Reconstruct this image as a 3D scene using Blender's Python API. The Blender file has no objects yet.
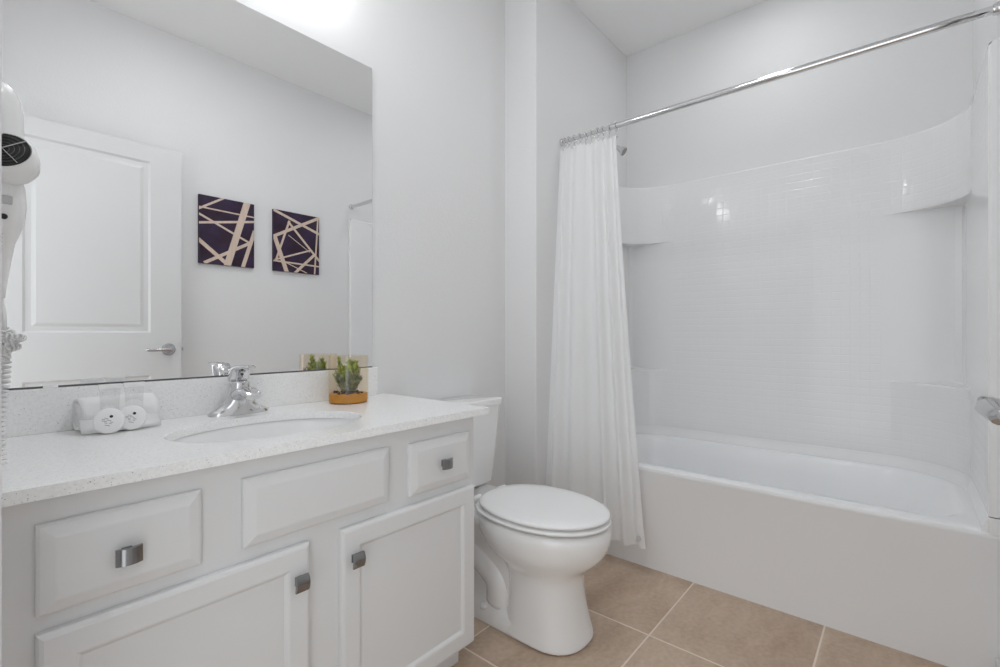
import bpy, bmesh, math, random
from mathutils import Vector, Matrix
C = bpy.context.scene.collection
sc = bpy.context.scene
PI = math.pi
random.seed(7)

# ---------------------------------------------------------------- camera, light, exposure
YAW = math.atan(406/477)
cam = bpy.data.objects.new('camera', bpy.data.cameras.new('camera')); C.objects.link(cam)
cam.data.sensor_width = 36; cam.data.lens = 36*477/1000; cam.data.clip_start = 0.02
cam.data.shift_y = 0.0
cam.location = (0, 0, 1.026)
cam.rotation_euler = (PI/2, 0, -(PI/2 - YAW))     # forward = 40.4 deg from +X towards +Y
sc.camera = cam

w = bpy.data.worlds.new('world'); sc.world = w; w.use_nodes = True
w.node_tree.nodes['Background'].inputs[0].default_value = (.955, .99, 1.015, 1)
w.node_tree.nodes['Background'].inputs[1].default_value = 1.5
VAN_E, CAN_E, FILL_E = 17.0, 34.0, 21.5     # strengths of the globes, the tub downlight and the added ceiling fill
sc.view_settings.view_transform = 'Standard'; sc.view_settings.look = 'None'
sc.view_settings.gamma = 1; sc.view_settings.use_curve_mapping = False
sc.view_settings.exposure = 0.16
sc.cycles.max_bounces = 16; sc.cycles.diffuse_bounces = 12; sc.cycles.glossy_bounces = 6
sc.cycles.use_denoising = True

# ---------------------------------------------------------------- materials
def mat(name, col, rough=.5, metal=0, spec=.5, coat=0, bump=0, bscale=50, emit=0, trans=0, ior=1.45, alpha=1):
    m = bpy.data.materials.new(name); m.use_nodes = True
    nt = m.node_tree; b = nt.nodes['Principled BSDF']
    b.inputs['Base Color'].default_value = (*col, 1); b.inputs['Roughness'].default_value = rough
    b.inputs['Metallic'].default_value = metal; b.inputs['Specular IOR Level'].default_value = spec
    b.inputs['Coat Weight'].default_value = coat; b.inputs['Coat Roughness'].default_value = .05
    b.inputs['Transmission Weight'].default_value = trans; b.inputs['IOR'].default_value = ior
    b.inputs['Alpha'].default_value = alpha
    if emit:
        b.inputs['Emission Color'].default_value = (.965, .99, 1.01, 1); b.inputs['Emission Strength'].default_value = emit
    if bump:
        tc = nt.nodes.new('ShaderNodeTexCoord'); n = nt.nodes.new('ShaderNodeTexNoise'); bp = nt.nodes.new('ShaderNodeBump')
        n.inputs['Scale'].default_value = bscale; n.inputs['Detail'].default_value = 3
        nt.links.new(tc.outputs['Object'], n.inputs['Vector']); nt.links.new(n.outputs['Fac'], bp.inputs['Height'])
        bp.inputs['Strength'].default_value = bump; bp.inputs['Distance'].default_value = .002
        nt.links.new(bp.outputs['Normal'], b.inputs['Normal'])
    return m
M = {}
M['paint'] = mat('wall_paint', (.79, .79, .792), .55, spec=.3, bump=.35, bscale=110)
M['ceil'] = mat('ceiling_paint', (.86, .86, .86), .7, spec=.2, bump=.3, bscale=90)
M['trim'] = mat('trim_paint', (.70, .70, .70), .35)
M['cab'] = mat('cabinet_paint', (.74, .742, .746), .45, bump=.06, bscale=60)
M['dark'] = mat('shadow_gap', (.02, .02, .02), .6)
M['porc'] = mat('porcelain', (.89, .89, .89), .08, coat=.3)
M['plast'] = mat('toilet_seat_plastic', (.90, .90, .90), .18)
M['tub'] = mat('tub_acrylic', (.895, .902, .912), .2)
M['chrome'] = mat('chrome', (.72, .72, .73), .07, metal=1)
M['nickel'] = mat('satin_nickel', (.55, .55, .56), .22, metal=1)
M['pewter'] = mat('polished_pewter', (.30, .30, .305), .12, metal=1)
M['mirror'] = mat('mirror_silver', (.975, .978, .978), .0, metal=1)
M['mirror_edge'] = mat('mirror_edge', (.10, .10, .105), .25)
M['clear'] = mat('clear_plastic', (.9, .9, .9), .1, trans=.8, ior=1.2)
M['cloth'] = mat('terry_cloth', (.91, .91, .91), .95, spec=.1, bump=1.0, bscale=420)
M['paper'] = mat('label_paper', (.90, .90, .90), .45)
M['ink'] = mat('grey_ink', (.28, .28, .29), .6)
M['black'] = mat('black_plastic', (.015, .015, .015), .4)
M['dryer'] = mat('white_dryer_plastic', (.87, .87, .87), .2, coat=.2)
M['rubber'] = mat('white_cord', (.78, .78, .78), .4)
M['purple'] = None
M['shade'] = mat('lit_frosted_glass', (1, 1, 1), .5, emit=VAN_E)
M['canlens'] = mat('lit_downlight_lens', (1, 1, 1), .5, emit=CAN_E)
M['fill_lens'] = mat('added_fill_lens', (1, 1, 1), .5, emit=FILL_E)
M['soil'] = mat('dark_soil', (.05, .035, .025), .9, bump=1, bscale=200)
M['sand'] = mat('orange_brown_sand', (.56, .25, .010), .55, bump=.5, bscale=400)
M['stem'] = mat('plant_stem', (.10, .06, .035), .7)
M['fabric_hole'] = mat('hem_weight', (.62, .62, .62), .5)

def nodes(m): return m.node_tree.nodes, m.node_tree.links
# floor tile
def floor_mat():
    m = mat('floor_tile', (.3, .22, .17), .42, spec=.4); N, L = nodes(m); b = N['Principled BSDF']
    tc = N.new('ShaderNodeTexCoord'); sx = N.new('ShaderNodeSeparateXYZ'); L.new(tc.outputs['Object'], sx.inputs[0])
    def mth(op, a, bb=None, c=None):
        n = N.new('ShaderNodeMath'); n.operation = op
        for i, v in enumerate((a, bb, c)):
            if v is None: continue
            if isinstance(v, (int, float)): n.inputs[i].default_value = v
            else: L.new(v, n.inputs[i])
        return n.outputs[0]
    T = .4525
    ux = mth('DIVIDE', mth('SUBTRACT', sx.outputs[0], 1.111), T)
    uy = mth('DIVIDE', mth('SUBTRACT', sx.outputs[1], .6655), .4485)
    def edge(u):
        f = mth('FRACT', u); return mth('MINIMUM', f, mth('SUBTRACT', 1.0, f))
    e = mth('MINIMUM', edge(ux), edge(uy))
    mr = N.new('ShaderNodeMapRange'); mr.interpolation_type = 'SMOOTHSTEP'
    mr.inputs[1].default_value = .0045; mr.inputs[2].default_value = .0085; L.new(e, mr.inputs[0])
    cx = N.new('ShaderNodeCombineXYZ'); L.new(mth('FLOOR', ux), cx.inputs[0]); L.new(mth('FLOOR', uy), cx.inputs[1])
    wn = N.new('ShaderNodeTexWhiteNoise'); L.new(cx.outputs[0], wn.inputs[0])
    va = N.new('ShaderNodeVectorMath'); va.operation = 'MULTIPLY_ADD'
    L.new(wn.outputs['Color'], va.inputs[0]); va.inputs[1].default_value = (9, 9, 9); L.new(tc.outputs['Object'], va.inputs[2])
    mp = N.new('ShaderNodeMapping'); mp.inputs['Scale'].default_value = (1.0, 2.2, 1); L.new(va.outputs[0], mp.inputs[0])
    n1 = N.new('ShaderNodeTexNoise'); n1.inputs['Scale'].default_value = 3.2; n1.inputs['Detail'].default_value = 7; n1.inputs['Roughness'].default_value = .62
    n1.inputs['Distortion'].default_value = .8
    L.new(mp.outputs[0], n1.inputs['Vector'])
    cr = N.new('ShaderNodeValToRGB'); L.new(n1.outputs['Fac'], cr.inputs[0])
    el = cr.color_ramp.elements; el[0].position = .30; el[0].color = (.440, .325, .240, 1); el[1].position = .72; el[1].color = (.620, .490, .380, 1)
    n2 = N.new('ShaderNodeTexNoise'); n2.inputs['Scale'].default_value = 60; n2.inputs['Detail'].default_value = 4; L.new(tc.outputs['Object'], n2.inputs['Vector'])
    mx0 = N.new('ShaderNodeMixRGB'); mx0.blend_type = 'OVERLAY'; mx0.inputs[0].default_value = .22; L.new(cr.outputs[0], mx0.inputs[1]); L.new(n2.outputs['Fac'], mx0.inputs[2])
    mx = N.new('ShaderNodeMixRGB'); L.new(mr.outputs[0], mx.inputs[0]); mx.inputs[1].default_value = (.80, .70, .60, 1); L.new(mx0.outputs[0], mx.inputs[2])
    L.new(mx.outputs[0], b.inputs['Base Color'])
    bp = N.new('ShaderNodeBump'); bp.inputs['Strength'].default_value = .5; bp.inputs['Distance'].default_value = .0015; L.new(mr.outputs[0], bp.inputs['Height'])
    L.new(bp.outputs[0], b.inputs['Normal'])
    return m
M['floor'] = floor_mat()
# quartz: white with fine grey speckles
def quartz():
    m = mat('white_quartz', (.85, .85, .85), .16, spec=.4); N, L = nodes(m); b = N['Principled BSDF']
    tc = N.new('ShaderNodeTexCoord')
    def speck(scale, lo, hi):
        v = N.new('ShaderNodeTexVoronoi'); v.inputs['Scale'].default_value = scale; L.new(tc.outputs['Object'], v.inputs['Vector'])
        s = N.new('ShaderNodeSeparateColor'); L.new(v.outputs['Color'], s.inputs[0])
        a = N.new('ShaderNodeMapRange'); a.inputs[1].default_value = lo; a.inputs[2].default_value = lo + .02; L.new(s.outputs[0], a.inputs[0])
        d = N.new('ShaderNodeMapRange'); d.inputs[1].default_value = hi; d.inputs[2].default_value = hi * .6; L.new(v.outputs['Distance'], d.inputs[0])
        q = N.new('ShaderNodeMath'); q.operation = 'MULTIPLY'; L.new(a.outputs[0], q.inputs[0]); L.new(d.outputs[0], q.inputs[1]); return q.outputs[0]
    n = N.new('ShaderNodeTexNoise'); n.inputs['Scale'].default_value = 160; n.inputs['Detail'].default_value = 5; L.new(tc.outputs['Object'], n.inputs['Vector'])
    cr = N.new('ShaderNodeValToRGB'); L.new(n.outputs['Fac'], cr.inputs[0])
    el = cr.color_ramp.elements; el[0].position = .35; el[0].color = (.87, .87, .87, 1); el[1].position = .6; el[1].color = (.93, .93, .93, 1)
    c = cr.outputs[0]
    for sc_, lo, hi, col in ((520, .93, .45, (.52, .48, .48, 1)), (300, .968, .36, (.36, .35, .34, 1)), (400, .92, .4, (.92, .92, .92, 1))):
        mx = N.new('ShaderNodeMixRGB'); L.new(speck(sc_, lo, hi), mx.inputs[0]); L.new(c, mx.inputs[1]); mx.inputs[2].default_value = col; c = mx.outputs[0]
    L.new(c, b.inputs['Base Color']); return m
M['quartz'] = quartz()
# embossed mosaic acrylic (UV = arc length, height in metres)
def tiled():
    m = mat('embossed_tile_acrylic', (.85, .853, .856), .10, spec=.5); N, L = nodes(m); b = N['Principled BSDF']
    uv = N.new('ShaderNodeUVMap'); uv.uv_map = 'UVMap'; sx = N.new('ShaderNodeSeparateXYZ'); L.new(uv.outputs[0], sx.inputs[0])
    outs = []
    for k in (0, 1):
        d = N.new('ShaderNodeMath'); d.operation = 'DIVIDE'; L.new(sx.outputs[k], d.inputs[0]); d.inputs[1].default_value = .037
        f = N.new('ShaderNodeMath'); f.operation = 'FRACT'; L.new(d.outputs[0], f.inputs[0])
        s = N.new('ShaderNodeMath'); s.operation = 'SUBTRACT'; s.inputs[0].default_value = 1; L.new(f.outputs[0], s.inputs[1])
        q = N.new('ShaderNodeMath'); q.operation = 'MINIMUM'; L.new(f.outputs[0], q.inputs[0]); L.new(s.outputs[0], q.inputs[1]); outs.append(q.outputs[0])
    q = N.new('ShaderNodeMath'); q.operation = 'MINIMUM'; L.new(outs[0], q.inputs[0]); L.new(outs[1], q.inputs[1])
    mr = N.new('ShaderNodeMapRange'); mr.interpolation_type = 'SMOOTHSTEP'; mr.inputs[1].default_value = .0; mr.inputs[2].default_value = .10; L.new(q.outputs[0], mr.inputs[0])
    n = N.new('ShaderNodeTexNoise'); n.inputs['Scale'].default_value = 28; n.inputs['Detail'].default_value = 1
    tc = N.new('ShaderNodeTexCoord'); L.new(tc.outputs['Object'], n.inputs['Vector'])
    ad = N.new('ShaderNodeMath'); ad.operation = 'MULTIPLY_ADD'; L.new(n.outputs['Fac'], ad.inputs[0]); ad.inputs[1].default_value = .35; L.new(mr.outputs[0], ad.inputs[2])
    bp = N.new('ShaderNodeBump'); bp.inputs['Strength'].default_value = .28; bp.inputs['Distance'].default_value = .0012; L.new(ad.outputs[0], bp.inputs['Height'])
    L.new(bp.outputs[0], b.inputs['Normal']); L.new(bp.outputs[0], b.inputs['Coat Normal'])
    return m
M['tile'] = tiled()
def art_mat():
    m = mat('deep_plum_ink', (.03, .01, .045), .5); N, L = nodes(m); b = N['Principled BSDF']
    tc = N.new('ShaderNodeTexCoord'); n = N.new('ShaderNodeTexNoise'); n.inputs['Scale'].default_value = 9; n.inputs['Detail'].default_value = 5
    L.new(tc.outputs['Object'], n.inputs['Vector']); cr = N.new('ShaderNodeValToRGB'); L.new(n.outputs['Fac'], cr.inputs[0])
    el = cr.color_ramp.elements; el[0].position = .35; el[0].color = (.022, .006, .020, 1); el[1].position = .7; el[1].color = (.034, .018, .062, 1)
    L.new(cr.outputs[0], b.inputs['Base Color']); return m
M['purple'] = art_mat()
def wood_mat():
    m = mat('pale_wood', (.62, .50, .40), .6); N, L = nodes(m); b = N['Principled BSDF']
    tc = N.new('ShaderNodeTexCoord'); mp = N.new('ShaderNodeMapping'); mp.inputs['Scale'].default_value = (60, 60, 6)
    L.new(tc.outputs['Object'], mp.inputs[0]); n = N.new('ShaderNodeTexNoise'); n.inputs['Scale'].default_value = 1; L.new(mp.outputs[0], n.inputs['Vector'])
    cr = N.new('ShaderNodeValToRGB'); L.new(n.outputs['Fac'], cr.inputs[0])
    el = cr.color_ramp.elements; el[0].color = (.56, .42, .33, 1); el[1].color = (.74, .62, .53, 1)
    L.new(cr.outputs[0], b.inputs['Base Color']); return m
M['wood'] = wood_mat()
def curtain_mat():
    m = mat('shower_curtain_fabric', (.93, .93, .93), .8, spec=.15); N, L = nodes(m); b = N['Principled BSDF']
    tc = N.new('ShaderNodeTexCoord'); sx = N.new('ShaderNodeSeparateXYZ'); L.new(tc.outputs['UV'], sx.inputs[0])
    o = []
    for k, s in ((0, 900), (1, 1200)):
        a = N.new('ShaderNodeMath'); a.operation = 'MULTIPLY'; L.new(sx.outputs[k], a.inputs[0]); a.inputs[1].default_value = s
        q = N.new('ShaderNodeMath'); q.operation = 'SINE'; L.new(a.outputs[0], q.inputs[0]); o.append(q.outputs[0])
    ad = N.new('ShaderNodeMath'); ad.operation = 'ADD'; L.new(o[0], ad.inputs[0]); L.new(o[1], ad.inputs[1])
    bp = N.new('ShaderNodeBump'); bp.inputs['Strength'].default_value = .12; bp.inputs['Distance'].default_value = .001; L.new(ad.outputs[0], bp.inputs['Height'])
    L.new(bp.outputs[0], b.inputs['Normal'])
    tr = N.new('ShaderNodeBsdfTranslucent'); tr.inputs[0].default_value = (.93, .93, .93, 1)
    mx = N.new('ShaderNodeMixShader'); mx.inputs[0].default_value = .30
    L.new(b.outputs[0], mx.inputs[1]); L.new(tr.outputs[0], mx.inputs[2]); L.new(mx.outputs[0], N['Material Output'].inputs[0])
    return m
M['curtain'] = curtain_mat()
def tint_glass(name, col, gloss):
    m = bpy.data.materials.new(name); m.use_nodes = True; N, L = nodes(m)
    N.remove(N['Principled BSDF'])
    t = N.new('ShaderNodeBsdfTransparent'); t.inputs[0].default_value = (*col, 1)
    g = N.new('ShaderNodeBsdfGlossy'); g.inputs['Roughness'].default_value = .06
    mx = N.new('ShaderNodeMixShader'); mx.inputs[0].default_value = gloss; L.new(t.outputs[0], mx.inputs[1]); L.new(g.outputs[0], mx.inputs[2])
    L.new(mx.outputs[0], N['Material Output'].inputs[0]); return m
M['amber'] = tint_glass('tan_tinted_glass', (.985, .955, .905), .05)
M['tubeclear'] = tint_glass('clear_tube_plastic', (.97, .97, .97), .07)
def leaf(name, a, b_):
    m = mat(name, a, .5); N, L = nodes(m); b = N['Principled BSDF']
    tc = N.new('ShaderNodeTexCoord'); n = N.new('ShaderNodeTexNoise'); n.inputs['Scale'].default_value = 60; L.new(tc.outputs['Object'], n.inputs['Vector'])
    cr = N.new('ShaderNodeValToRGB'); L.new(n.outputs['Fac'], cr.inputs[0]); el = cr.color_ramp.elements
    el[0].position = .4; el[0].color = (*a, 1); el[1].position = .6; el[1].color = (*b_, 1); L.new(cr.outputs[0], b.inputs['Base Color']); return m
M['green'] = leaf('bright_leaf', (.24, .36, .03), (.52, .60, .08))
M['sage'] = leaf('sage_leaf', (.20, .26, .12), (.44, .47, .30))

# ---------------------------------------------------------------- helpers
def obj(name, bm, m, parent=None, smooth=False, kind=None, auto=None, bevel=0, bseg=2, sub=0, solid=0):
    if parent:
        off_, q_ = Vector((0, 0, 0)), parent
        while q_: off_ += Vector(q_.location); q_ = q_.parent
        bmesh.ops.translate(bm, vec=-off_, verts=bm.verts)
    me = bpy.data.meshes.new(name); bmesh.ops.recalc_face_normals(bm, faces=bm.faces); bm.to_mesh(me); bm.free()
    for x in (m if isinstance(m, (list, tuple)) else [m]): me.materials.append(x)
    o = bpy.data.objects.new(name, me); C.objects.link(o)
    if smooth or auto is not None:
        for p in me.polygons: p.use_smooth = True
    if auto is not None:
        me.set_sharp_from_angle(angle=math.radians(auto))
    if solid:
        s = o.modifiers.new('solid', 'SOLIDIFY'); s.thickness = solid; s.offset = 0
    if bevel:
        b = o.modifiers.new('bevel', 'BEVEL'); b.width = bevel; b.segments = bseg; b.limit_method = 'ANGLE'; b.angle_limit = math.radians(40)
        b.harden_normals = False
    if sub:
        s = o.modifiers.new('sub', 'SUBSURF'); s.levels = sub; s.render_levels = sub
    if parent:
        o.parent = parent
    if kind: o['kind'] = kind
    return o
def thing(name, label, cat, loc, group=None):
    o = bpy.data.objects.new(name, None); C.objects.link(o); o.location = loc; o.empty_display_size = .05
    o['label'] = label; o['category'] = cat
    if group: o['group'] = group
    return o
def tag(o, label, cat, group=None):
    o['label'] = label; o['category'] = cat
    if group: o['group'] = group
    return o
def box(bm, x0, x1, y0, y1, z0, z1, mi=0):
    v = [bm.verts.new(p) for p in ((x0,y0,z0),(x1,y0,z0),(x1,y1,z0),(x0,y1,z0),(x0,y0,z1),(x1,y0,z1),(x1,y1,z1),(x0,y1,z1))]
    for f in ((0,3,2,1),(4,5,6,7),(0,1,5,4),(1,2,6,5),(2,3,7,6),(3,0,4,7)):
        bm.faces.new([v[i] for i in f]).material_index = mi
    return bm
def B(*a, **k): return box(bmesh.new(), *a, **k)
def loft(bm, rings, cap0=True, cap1=True, closed=True, mi=0):
    rr = [[bm.verts.new(p) for p in r] for r in rings]; n = len(rr[0])
    for a, b in zip(rr, rr[1:]):
        for i in range(n if closed else n-1):
            j = (i+1) % n
            bm.faces.new((a[i], a[j], b[j], b[i])).material_index = mi
    if cap0: bm.faces.new(rr[0][::-1]).material_index = mi
    if cap1: bm.faces.new(rr[-1]).material_index = mi
    return rr
def frame(d):
    d = Vector(d).normalized(); a = Vector((0,0,1)) if abs(d.z) < .9 else Vector((1,0,0))
    u = d.cross(a).normalized(); return u, d.cross(u).normalized()
def tube(bm, pts, r, n=12, cap=True, mi=0, flat=None):
    pts = [Vector(p) for p in pts]; rings = []
    rad = r if isinstance(r, (list, tuple)) else [r]*len(pts)
    u = None
    for i, p in enumerate(pts):
        d = (pts[min(i+1, len(pts)-1)] - pts[max(i-1, 0)]).normalized()
        if u is None: u, v = frame(d)
        else:
            u = (u - d*u.dot(d)).normalized(); v = d.cross(u)
        rings.append([p + (u*math.cos(2*PI*k/n) + v*math.sin(2*PI*k/n))*rad[i] for k in range(n)])
    return loft(bm, rings, cap, cap, mi=mi)
def lathe(bm, prof, c=(0,0,0), axis=(0,0,1), n=32, cap=True, mi=0):
    c = Vector(c); d = Vector(axis).normalized(); u, v = frame(d)
    rings = [[c + d*h + (u*math.cos(2*PI*k/n) + v*math.sin(2*PI*k/n))*max(r, 1e-5) for k in range(n)] for r, h in prof]
    return loft(bm, rings, cap, cap, mi=mi)
def rrect(x0, x1, y0, y1, r, n=8):
    rs = r if isinstance(r, (list, tuple)) else (r, r, r, r)
    out = []
    for (cx, cy, a0, rr) in ((x1-rs[0], y1-rs[0], 0, rs[0]), (x0+rs[1], y1-rs[1], 90, rs[1]), (x0+rs[2], y0+rs[2], 180, rs[2]), (x1-rs[3], y0+rs[3], 270, rs[3])):
        for k in range(n+1):
            a = math.radians(a0 + 90*k/n); out.append((cx + rr*math.cos(a), cy + rr*math.sin(a)))
    return out
def panel_rings(bm, x0, x1, z0, z1, y, prof, sgn=-1, mi=0, back=True):
    rings = [[(x0+i, y+sgn*d, z0+i), (x1-i, y+sgn*d, z0+i), (x1-i, y+sgn*d, z1-i), (x0+i, y+sgn*d, z1-i)] for i, d in prof]
    loft(bm, rings, back, True, mi=mi)
    return bm
def struct(name, bm, m, parent=None, **k):
    return obj(name, bm, m, parent, kind=None if parent else 'structure', **k)

# ---------------------------------------------------------------- room shell
XL, YM, YR, XS, YS, XB, ZC = .03, 1.505, -.211, 1.807, 1.317, 2.76, 2.742
struct('floor', B(-.13, XB+.1, YR-.1, YM+.1, -.08, 0), M['floor'])
struct('ceiling', B(-.09, XB+.1, YR-.1, YM+.1, ZC, ZC+.1), M['ceil'])
struct('wall_left', B(XL-.12, XS, YM, YM+.1, 0, ZC), M['paint'])
struct('wall_shower', B(XS, XB+.1, YS, YM+.1, 0, ZC), M['paint'], bevel=.006, bseg=3)
struct('wall_back', B(XB, XB+.1, YR, YS, 0, ZC), M['paint'])
struct('wall_right', B(-.09, XB+.1, YR-.1, YR, 0, ZC), M['paint'])
bm = bmesh.new(); box(bm, -.09, XL, .70, YM, 0, ZC); box(bm, -.09, XL, YR, -.13, 0, ZC); box(bm, -.09, XL, -.13, .70, 2.06, ZC)
struct('wall_front', bm, M['paint'])
# door casing
bm = bmesh.new(); box(bm, XL, XL+.011, .70, .757, 0, 2.117); box(bm, XL, XL+.012, -.13, .70, 2.06, 2.117); box(bm, XL, XL+.012, -.187, -.13, 0, 2.117)
struct('trim_1', bm, M['trim'], bevel=.003)
struct('baseboard_left', B(1.06, XS, YM-.012, YM, 0, .083), M['trim'], bevel=.004)
struct('baseboard_shower', B(XS-.012, XS, YS-.012, YM-.012, 0, .083), M['trim'], bevel=.004)
struct('baseboard_shower', B(XS, 2.0, YS-.012, YS, 0, .083), M['trim'], bevel=.004)
struct('baseboard_right', B(XL+.013, 2.0, YR, YR+.012, 0, .083), M['trim'], bevel=.004)

# ---------------------------------------------------------------- door, standing open along the right wall
DY0, DY1 = -.155, -.12
door = bpy.data.objects.new('door_1', None); C.objects.link(door); door.location = (.07, DY0, .012); door['kind'] = 'structure'
bm = bmesh.new()
dx0, dx1, dz0, dz1 = .072, .884, .012, 2.042
px0, px1 = .248, .741
pz = ((.25, .80), (1.03, 1.955))
box(bm, dx0, px0, DY0, DY1, dz0, dz1); box(bm, px1, dx1, DY0, DY1, dz0, dz1)
for a, b in ((dz0, pz[0][0]), (pz[0][1], pz[1][0]), (pz[1][1], dz1)): box(bm, px0, px1, DY0, DY1, a, b)
prof = [(0, 0), (.010, -.009), (.030, -.009), (.046, -.003)]
for a, b in pz:
    panel_rings(bm, px0, px1, a, b, DY1, prof, sgn=1, back=False)
    panel_rings(bm, px0, px1, a, b, DY0, prof, sgn=-1, back=False)
leafo = struct('door_leaf', bm, M['trim'], door)
bm = bmesh.new()
hz, hx = .938, .822
def lever(bm, s, y):
    lathe(bm, [(.033, 0), (.033, .004), (.029, .009), (.013, .012), (.010, .016), (.010, .038), (.0115, .040), (.0115, .051), (.008, .054)], (hx, y, hz), (0, s, 0), 28)
    pts = [(hx, y+s*.045, hz), (hx-.02, y+s*.047, hz), (hx-.055, y+s*.046, hz-.001), (hx-.09, y+s*.044, hz-.002), (hx-.108, y+s*.046, hz+.001), (hx-.114, y+s*.044, hz+.003)]
    tube(bm, pts, [.0105, .0105, .009, .008, .0085, .005], 14)
lever(bm, 1, DY1)
obj('door_handle', bm, M['nickel'], door, auto=40)
bm = bmesh.new(); lever(bm, -1, DY0) if False else lathe(bm, [(.033, 0), (.033, .004), (.029, .009), (.02, .012), (.02, .03), (.012, .035)], (hx, DY0, hz), (0, -1, 0), 28)
obj('door_handle', bm, M['nickel'], door, auto=40)
bm = B(dx1, dx1+.0015, DY0+.005, DY1-.005, hz-.028, hz+.028); box(bm, dx1, dx1+.011, DY0+.010, DY1-.010, hz-.008, hz+.008)
obj('latch_plate', bm, M['nickel'], door)
for hzz in (.25, 1.05, 1.85):
    bm = bmesh.new(); tube(bm, [(dx0-.006, DY1+.004, hzz-.045), (dx0-.006, DY1+.004, hzz+.045)], .006, 12)
    obj('hinge', bm, M['nickel'], door, smooth=True)

# ---------------------------------------------------------------- vanity cabinet
van = thing('vanity_cabinet', 'white painted vanity cabinet under the quartz counter with three drawer fronts and two doors', 'cabinet', (.56, 1.25, 0))
CF = 1.000       # face frame plane
bm = bmesh.new(); box(bm, .035, 1.052, CF, CF+.019, .092, .625); box(bm, .035, 1.052, CF, CF+.019, .625, .7795)
box(bm, .035, .053, CF+.019, YM-.002, .092, .7795); box(bm, 1.034, 1.052, CF+.019, YM-.002, .092, .7795)
box(bm, .053, 1.034, YM-.012, YM-.002, .092, .7795); box(bm, .053, 1.034, CF+.019, YM-.012, .092, .110)
box(bm, .035, 1.052, CF+.065, CF+.083, 0, .092); box(bm, .035, .053, CF+.083, YM-.002, 0, .092); box(bm, 1.034, 1.052, CF+.083, YM-.002, 0, .092)
bmesh.ops.remove_doubles(bm, verts=bm.verts, dist=1e-6)
obj('cabinet_body', bm, M['cab'], van, bevel=.0015)
slab = [(0, 0), (0, .010), (.004, .0135), (.020, .0185), (.023, .019)]
def knob(parent, x, z, y, wx, wz, curve):
    bm = bmesh.new()
    box(bm, x-.007, x+.007, y-.004, y, z-.009, z+.009)
    box(bm, x-.0045, x+.0045, y-.019, y, z-.0045, z+.0045)
    rings = []
    n = 8
    for k in range(n+1):
        t = k/n*2-1; bow = .006*t*t
        if curve == 'z':
            zz = z + t*wz/2; rings.append([(x-wx/2, y-.018+bow*.3, zz), (x+wx/2, y-.018+bow*.3, zz), (x+wx/2, y-.0265+bow, zz), (x-wx/2, y-.0265+bow, zz)])
        else:
            xx = x + t*wx/2; rings.append([(xx, y-.018+bow*.3, z-wz/2), (xx, y-.018+bow*.3, z+wz/2), (xx, y-.0265+bow, z+wz/2), (xx, y-.0265+bow, z-wz/2)])
    loft(bm, rings)
    return obj('knob', bm, M['pewter'], parent, auto=35)
def drawer(name, x0, x1, z0, z1, kx=None):
    bm = bmesh.new(); panel_rings(bm, x0, x1, z0, z1, CF-.0005, slab)
    d = obj(name, bm, M['cab'], van)
    if kx: knob(d, kx, (z0+z1)/2 + (.0 if kx > .5 else -.004), CF-.0195, .036, .027, 'x')
    return d
drawer('drawer', .093, .313, .600, .738, .2)
drawer('false_front', .386, .731, .604, .740)
drawer('drawer', .797, 1.022, .598, .736, .908)
dprof = [(0, 0), (0, .012), (.003, .017), (.008, .019), (.044, .019), (.048, .0175), (.054, .0115), (.060, .0115)]
def cdoor(x0, x1, kx):
    bm = bmesh.new(); panel_rings(bm, x0, x1, .108, .574, CF-.0005, dprof)
    d = obj('cabinet_door', bm, M['cab'], van); knob(d, kx, .503, CF-.0195, .028, .034, 'z')
cdoor(.093, .520, .492)
cdoor(.597, 1.038, .627)

# ---------------------------------------------------------------- counter with backsplash, sink
SX, SY, SA, SBx = .541, 1.200, .227, .158
ct = thing('countertop', 'speckled white quartz countertop with an oval sink cutout', 'countertop', (.56, 1.24, .78))
bm = bmesh.new()
n = 64
X0, X1, Y0, Y1, ZT, ZB = .032, 1.092, .973, YM-.001, .800, .780
def sq(a):
    # point on rectangle boundary in direction a from the sink centre
    dx, dy = math.cos(a), math.sin(a); t = 1e9
    if dx > 1e-9: t = min(t, (X1-SX)/dx)
    if dx < -1e-9: t = min(t, (X0-SX)/dx)
    if dy > 1e-9: t = min(t, (Y1-SY)/dy)
    if dy < -1e-9: t = min(t, (Y0-SY)/dy)
    return (SX+dx*t, SY+dy*t)
angs = sorted([2*PI*k/n for k in range(n)] + [math.atan2(yy-SY, xx-SX) % (2*PI) for xx in (X0, X1) for yy in (Y0, Y1)])
outer = [sq(a) for a in angs]; 
def ell(a, k=1.0, ax=SA, ay=SBx): 
    # same direction as a
    dx, dy = math.cos(a), math.sin(a); t = 1/math.sqrt((dx/ax)**2 + (dy/ay)**2); return (SX+dx*t*k, SY+dy*t*k)
rings = [[(*ell(a, 1.0), ZB) for a in angs], [(*ell(a, 1.0), ZT-.002) for a in angs], [(*ell(a, 1.008), ZT) for a in angs],
         [(*p, ZT) for p in outer], [(*p, ZB) for p in outer]]
rr = loft(bm, rings, False, False)
for i in range(len(angs)):
    j = (i+1) % len(angs); bm.faces.new((rr[-1][i], rr[-1][j], rr[0][j], rr[0][i]))
obj('counter_slab', bm, M['quartz'], ct, auto=40)
obj('backsplash', B(X0, 1.047, YM-.021, YM-.001, ZT, .9015), M['quartz'], ct, bevel=.0015)
bm = bmesh.new()
prof = [(1.10, .7795), (1.03, .7795), (1.0, .776), (.985, .755), (.95, .725), (.86, .690), (.70, .665), (.45, .652), (.13, .646)]
rings = [[(SX+(SA+.004)*k*math.cos(2*PI*i/64), SY+(SBx+.004)*k*math.sin(2*PI*i/64), z) for i in range(64)] for k, z in prof]
loft(bm, rings, False, False)
sink = thing('undermount_sink', 'oval white porcelain sink set beneath the quartz countertop', 'sink', (SX, SY, .646))
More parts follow.
